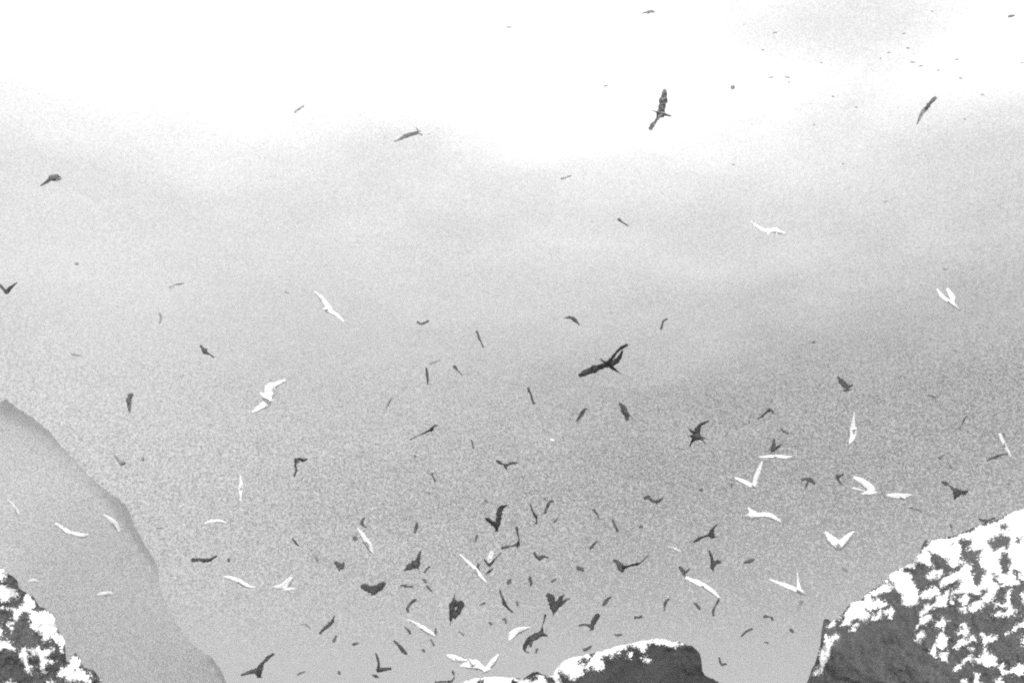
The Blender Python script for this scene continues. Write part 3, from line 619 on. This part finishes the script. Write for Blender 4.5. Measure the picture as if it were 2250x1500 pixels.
 ('g', [(1761,758,3),(1774,755,1.5),(1785,752,3),(1789,751,7),(1792,752,4)], None, "small grey dot of a bird with a faint thin wing, right of centre"),
 ('f', [(2028,868,2),(2038,867,5),(2047,869,4),(2055,873,4),(2058,884,2)], None, "faint grey arched bird high on the right"),
 ('d', [(2125,913,3),(2120,919,5),(2115,928,4),(2112,938,3),(2104,941,2)], None, "thin dark zigzag bird on the right"),
 ('g', [(2073,589,3),(2078,592,4),(2082,590,3)], None, "tiny grey bird above the spread white bird at upper right"),
 ('d', ([(1775,1053,9),(1769,1052,8),(1760,1055,4)], [(1778,1053,9),(1784,1056,9),(1791,1063,5)]), ((1779,1048),(1768,1077),6), "dark bird shaped like an umbrella with drooping wings"),
 ('d', [(1854,1042,3),(1846,1045,6),(1840,1048,8),(1842,1055,4),(1851,1066,3)], None, "small dark curled bird right of the umbrella-shaped bird"),
 ('g', [(1940,997,5),(1943,1005,5),(1945,1012,4),(1946,1018,5)], None, "small upright grey bird in the right haze"),
 ('f', ([(2063,1006,8),(2058,1012,4),(2047,1020,2)], [(2066,1004,7),(2072,1000,4),(2080,996,2)]), None, "faint smudged grey bird, left of a thin line-like one"),
 ('f', [(2081,997,2),(2083,1008,3),(2086,1018,3),(2090,1030,2)], None, "faint grey line-like bird beside the smudged one"),
 ('d', [(2168,1012,2),(2180,1006,4),(2190,1003,5),(2200,999,3),(2215,997,3)], None, "thin dark level bird touching the lower tip of a white bird"),
 ('d', ([(2099,1078,14),(2090,1071,6),(2083,1064,5),(2078,1062,9),(2069,1058,3)], [(2106,1081,14),(2113,1081,9),(2118,1082,10),(2127,1078,4)]), ((2108,1074),(2097,1096),16), "stout dark bird with a knobbed left wing above the big rock slope"),
 ('g', [(1993,1115,3),(2003,1115,5),(2014,1118,6),(2027,1123,5)], None, "grey bowed bird above the left part of the big rock slope"),
 ('d', ([(2165,1144,6),(2160,1143,6),(2149,1139,2)], [(2168,1144,6),(2177,1141,3),(2187,1137,7)]), None, "dark bird with broken wings grazing the rock skyline"),
 ('g', [(2089,1150,4),(2090,1155,5),(2092,1166,4)], None, "small grey upright bird just above the rock skyline"),
 ('g', [(2215,1058,3),(2217,1062,6),(2219,1066,3)], None, "tiny grey bird near the right edge above the rock"),
 ('g', [(2112,965,4),(2115,966,5),(2119,964,3)], None, "tiny grey bird below the zigzag bird"),
 ('g', [(2185,902,4),(2186,908,6),(2187,914,3)], None, "faint tiny grey bird near the right edge above a white one"),
 ('d', [(2204,950,4),(2206,955,5),(2208,961,3)], None, "small dark bird behind the upper tip of the right-edge white bird"),
 ('g', ([(1938,1076,4),(1936,1070,5),(1935,1063,3)], [(1939,1080,4),(1941,1086,4),(1947,1092,4)]), None, "thin grey bird between two white birds on the right"),
 ('g', [(1926,1100,3),(1927,1102,5),(1928,1105,3)], None, "tiny grey dot bird under the thin grey bird between white ones"),
 ('g', [(1956,1126,3),(1958,1129,5),(1960,1131,3)], None, "tiny grey dot bird left of the grey bowed bird"),
 # ---- white birds
 ('w', ([(1686,509,9),(1675,504,9),(1664,498,8),(1649,486,3)], [(1691,508,9),(1701,506,12),(1711,509,11),(1726,514,3)]), ((1686,500),(1688,514),7), "highest white bird, wings in a loose W, at upper right"),
 ('w', ([(721,677,17),(714,666,13),(705,654,10),(691,640,2)], [(721,682,11),(731,687,9),(741,693,7),(757,708,2)]), ((708,679),(731,678),10), "white bird slanting down with pointed wings, highest on the left"),
 ('w', ([(591,866,24),(593,852,22),(606,845,12),(628,835,5)], [(588,873,22),(586,885,18),(574,893,14),(552,908,3)]), ((570,862),(598,880),15), "largest white bird, twisted with wings up right and down left"),
 ('w', ([(2089,666,10),(2079,658,9),(2069,650,9),(2059,635,3)], [(2092,664,12),(2093,655,13),(2088,646,12),(2081,634,6)]), ((2080,657),(2109,683),9), "white bird with both wings held up close, upper right"),
 ('p', ([(1875,944,16),(1875,933,12),(1876,922,8),(1877,905,2)], [(1874,948,18),(1874,956,17),(1872,964,13),(1866,975,4)]), ((1868,950),(1881,942),9), "white upright leaf-shaped bird on the right"),
 ('p', ([(2207,978,9),(2204,970,9),(2200,963,9),(2196,952,5)], [(2208,981,9),(2212,988,8),(2216,994,7),(2222,1005,3)]), None, "slim white bird leaning near the right edge"),
 ('p', ([(1704,1003,7),(1692,1002,5),(1681,1003,4),(1666,1004,2)], [(1708,1003,8),(1718,1004,9),(1727,1005,8),(1740,1003,3)]), None, "flat white dash bird lying level above the white tick"),
 ('p', ([(1654,1067,9),(1643,1062,10),(1633,1057,9),(1614,1049,3)], [(1656,1066,8),(1661,1050,11),(1667,1035,11),(1675,1014,5)]), ((1652,1064),(1662,1074),7), "white bird shaped like a tick, one wing tall"),
 ('p', ([(1913,1073,19),(1904,1065,16),(1893,1057,13),(1875,1048,6)], [(1908,1078,16),(1899,1076,10),(1888,1073,9),(1872,1072,3)]), ((1930,1081),(1893,1084),14), "broad white bird with forked wings pointing left, right of the umbrella bird"),
 ('p', ([(1972,1090,12),(1964,1089,12),(1957,1089,9),(1948,1087,3)], [(1978,1090,13),(1986,1091,13),(1994,1089,10),(2003,1087,3)]), ((1972,1086),(1990,1095),9), "white lens-shaped bird lying level next to the forked one"),
 ('p', ([(1660,1131,14),(1655,1127,14),(1649,1121,7),(1643,1115,3)], [(1668,1131,9),(1682,1131,11),(1696,1135,12),(1717,1147,4)]), ((1636,1133),(1668,1134),20), "white bird with a round bright body and one drooping wing"),
 ('w', ([(1841,1197,20),(1832,1190,19),(1823,1181,15),(1813,1168,4)], [(1846,1197,20),(1855,1189,18),(1863,1180,13),(1876,1167,3)]), ((1843,1191),(1844,1208),18), "bright white bird with wings in a crisp V above the big rock slope"),
 ('p', ([(1751,1296,10),(1735,1289,10),(1718,1283,8),(1690,1272,2)], [(1756,1294,14),(1755,1284,10),(1754,1275,7),(1752,1258,2)]), ((1748,1292),(1770,1307),12), "white tern-like bird with one thin wing straight up, left of the big slope"),
 ('w', ([(1541,1284,10),(1532,1279,11),(1521,1275,9),(1506,1268,5)], [(1546,1286,10),(1556,1292,9),(1567,1300,8),(1582,1314,4)]), None, "long white bowed bird above the right end of the rock hump"),
 ('v', [(1467,1199,2),(1475,1203,4),(1482,1206,6),(1488,1208,4),(1497,1212,2)], None, "faint small white sliver bird right of centre", 1.1),
 ('w', ([(925,1377,9),(916,1371,9),(907,1366,6),(895,1360,2)], [(930,1380,10),(937,1385,11),(946,1390,9),(956,1397,6)]), None, "long white diagonal bird in the lower crowd"),
 ('p', ([(1131,1389,16),(1139,1385,15),(1149,1382,11),(1165,1377,3)], [(1128,1392,16),(1124,1397,13),(1119,1405,5)]), ((1117,1390),(1138,1392),18), "broad white bird between the bracket bird and the crooked-winged bird"),
 ('w', ([(1003,1447,13),(997,1445,14),(990,1442,11),(981,1439,4)], [(1008,1448,12),(1014,1449,9),(1020,1450,6),(1028,1449,2)]), None, "white bird, leftmost of the three crossing above the low rock"),
 ('w', ([(1042,1460,19),(1033,1460,18),(1023,1461,12),(1010,1463,3)], [(1047,1463,17),(1054,1466,13),(1061,1470,9),(1070,1476,4)]), ((1030,1446),(1048,1466),12), "broad white bird, middle one of the three above the low rock"),
 ('w', ([(1067,1472,8),(1075,1463,12),(1083,1454,14),(1095,1437,3)], [(1064,1468,7),(1056,1460,6),(1050,1454,6),(1040,1449,3)]), ((1080,1468),(1059,1478),8), "white bird with a tall raised wing, right of the three above the low rock"),
 ('p', ([(802,1184,12),(798,1177,11),(793,1171,9),(786,1160,4)], [(805,1190,14),(810,1197,14),(814,1205,12),(822,1218,3)]), None, "leaning white leaf-shaped bird below the small black hooked bird"),
 ('p', ([(1041,1246,7),(1033,1238,6),(1025,1231,5),(1010,1216,2)], [(1044,1250,9),(1050,1258,10),(1056,1266,9),(1069,1280,3)]), None, "long thin white bird slanting beside the spiky black bird"),
 ('p', ([(1078,1224,14),(1080,1218,13),(1083,1210,7)], [(1076,1229,15),(1074,1235,12),(1072,1242,5)]), None, "white bird partly hidden behind the spiky black bird", 1.12),
 ('p', ([(628,1284,18),(633,1278,15),(637,1273,12),(643,1268,6)], [(624,1288,15),(618,1287,11),(612,1289,9),(602,1288,4)]), ((652,1292),(620,1296),16), "white fluttering bird with one broad raised wing, lower left"),
 ('p', ([(523,1276,10),(515,1272,10),(506,1269,8),(490,1266,2)], [(528,1278,11),(537,1283,9),(545,1287,7),(560,1291,3)]), None, "slim white bird just left of the fluttering one"),
 ('p', ([(472,1145,7),(465,1145,8),(458,1147,7),(449,1151,3)], [(476,1144,7),(483,1144,6),(489,1146,6),(497,1148,3)]), None, "pale arched bird right of the cliff edge"),
 ('w', ([(529,1071,13),(530,1064,11),(529,1056,8),(528,1044,3)], [(529,1075,12),(528,1082,11),(528,1089,8),(529,1102,3)]), None, "narrow white upright bird above the pale arched one"),
 ('p', ([(155,1170,6),(147,1166,8),(138,1160,9),(121,1149,3)], [(163,1172,6),(172,1174,8),(181,1177,10),(195,1174,3)]), None, "brightest white bird in front of the misty cliff"),
 ('v', ([(30,1111,5),(25,1105,5),(15,1094,2)], [(32,1114,6),(37,1121,8),(41,1131,8)]), None, "faint curved white bird over the cliff near the left edge", 1.3),
 ('v', ([(247,1145,12),(239,1138,9),(226,1130,3)], [(252,1150,13),(257,1158,10),(263,1170,4)]), None, "faint broad pale bird before the cliff edge", 1.5),
 ('v', ([(228,1304,9),(222,1304,8),(214,1307,4)], [(234,1304,10),(241,1302,8),(248,1306,5)]), None, "small pale oval bird low over the misty cliff", 1.2),
 ('v', ([(72,1275,8),(68,1275,7),(63,1278,4)], [(75,1275,8),(79,1275,7),(85,1278,4)]), None, "faint pale bird just above the lower left rock", 1.2),
 ('w', [(1209,966,4),(1213,967,6),(1217,968,4)], None, "tiny white dot of a bird alone at centre"),  # a dust speck, built with the bird mesh
]
for i, b in enumerate(BIRDS):
    tone, wings, body, label = b[:4]; far = b[4] if len(b) > 4 else 1.0
    ex = ()
    if isinstance(wings, tuple): Lw, Rw = wings[:2]; ex = wings[2:]
    else: Lw, Rw = sliver(wings)
    bird(tone, Lw, Rw, body, label, extra=ex, far=far, seed=100+i)
SPECKS = [(1703,72,5),(1676,110,3),(1694,170,6),(1730,170,6),(1734,181,3),(1953,116,4),(1986,74,4),(1995,106,4),(2006,137,6),(2024,145,5),(2062,155,3),(2111,172,5),(2102,131,4),(2159,208,4),(2048,25,3),(1935,129,2),(1830,212,3),(1882,236,3),(2120,262,3),(1945,443,4),(1852,360,2),(1611,362,3),(2246,138,3),(1805,138,3),(1789,274,2)]
for i, (x, y, h) in enumerate(SPECKS):
    rg = random.Random(i); s = rg.uniform(-.3, .3)
    bird('d', [(x, y, 2.4), (x-h, y+h*s, 1.6)], [(x, y, 2.4), (x+h, y-h*s*.6, 1.6)], None,
         "tiny dark speck of a far bird among others in the pale upper right sky", "tiny far birds in the upper right sky", name='distant_bird', seed=900+i)

# ------------------------------------------------------------------ air
def haze_box(x0, x1, y0, y1, z0, z1):
    vs = [Vector(p) for p in ((x0,y0,z0),(x1,y0,z0),(x1,y1,z0),(x0,y1,z0),(x0,y0,z1),(x1,y0,z1),(x1,y1,z1),(x0,y1,z1))]
    m = bpy.data.materials.new("haze"); m.use_nodes = True; t = m.node_tree; t.nodes.clear()
    pv = t.nodes.new('ShaderNodeVolumePrincipled'); o_ = t.nodes.new('ShaderNodeOutputMaterial')
    pv.inputs['Color'].default_value = (.80, .80, .80, 1); pv.inputs['Density'].default_value = 0.0015
    pv.inputs['Anisotropy'].default_value = 0.55
    t.links.new(pv.outputs[0], o_.inputs['Volume'])
    o = mesh_obj("haze", vs, [(3,2,1,0),(4,5,6,7),(0,1,5,4),(1,2,6,5),(2,3,7,6),(3,0,4,7)], m, False)
    tag(o, kind='stuff')
haze_box(-5200, 5200, -5200, 5200, -2, 112)
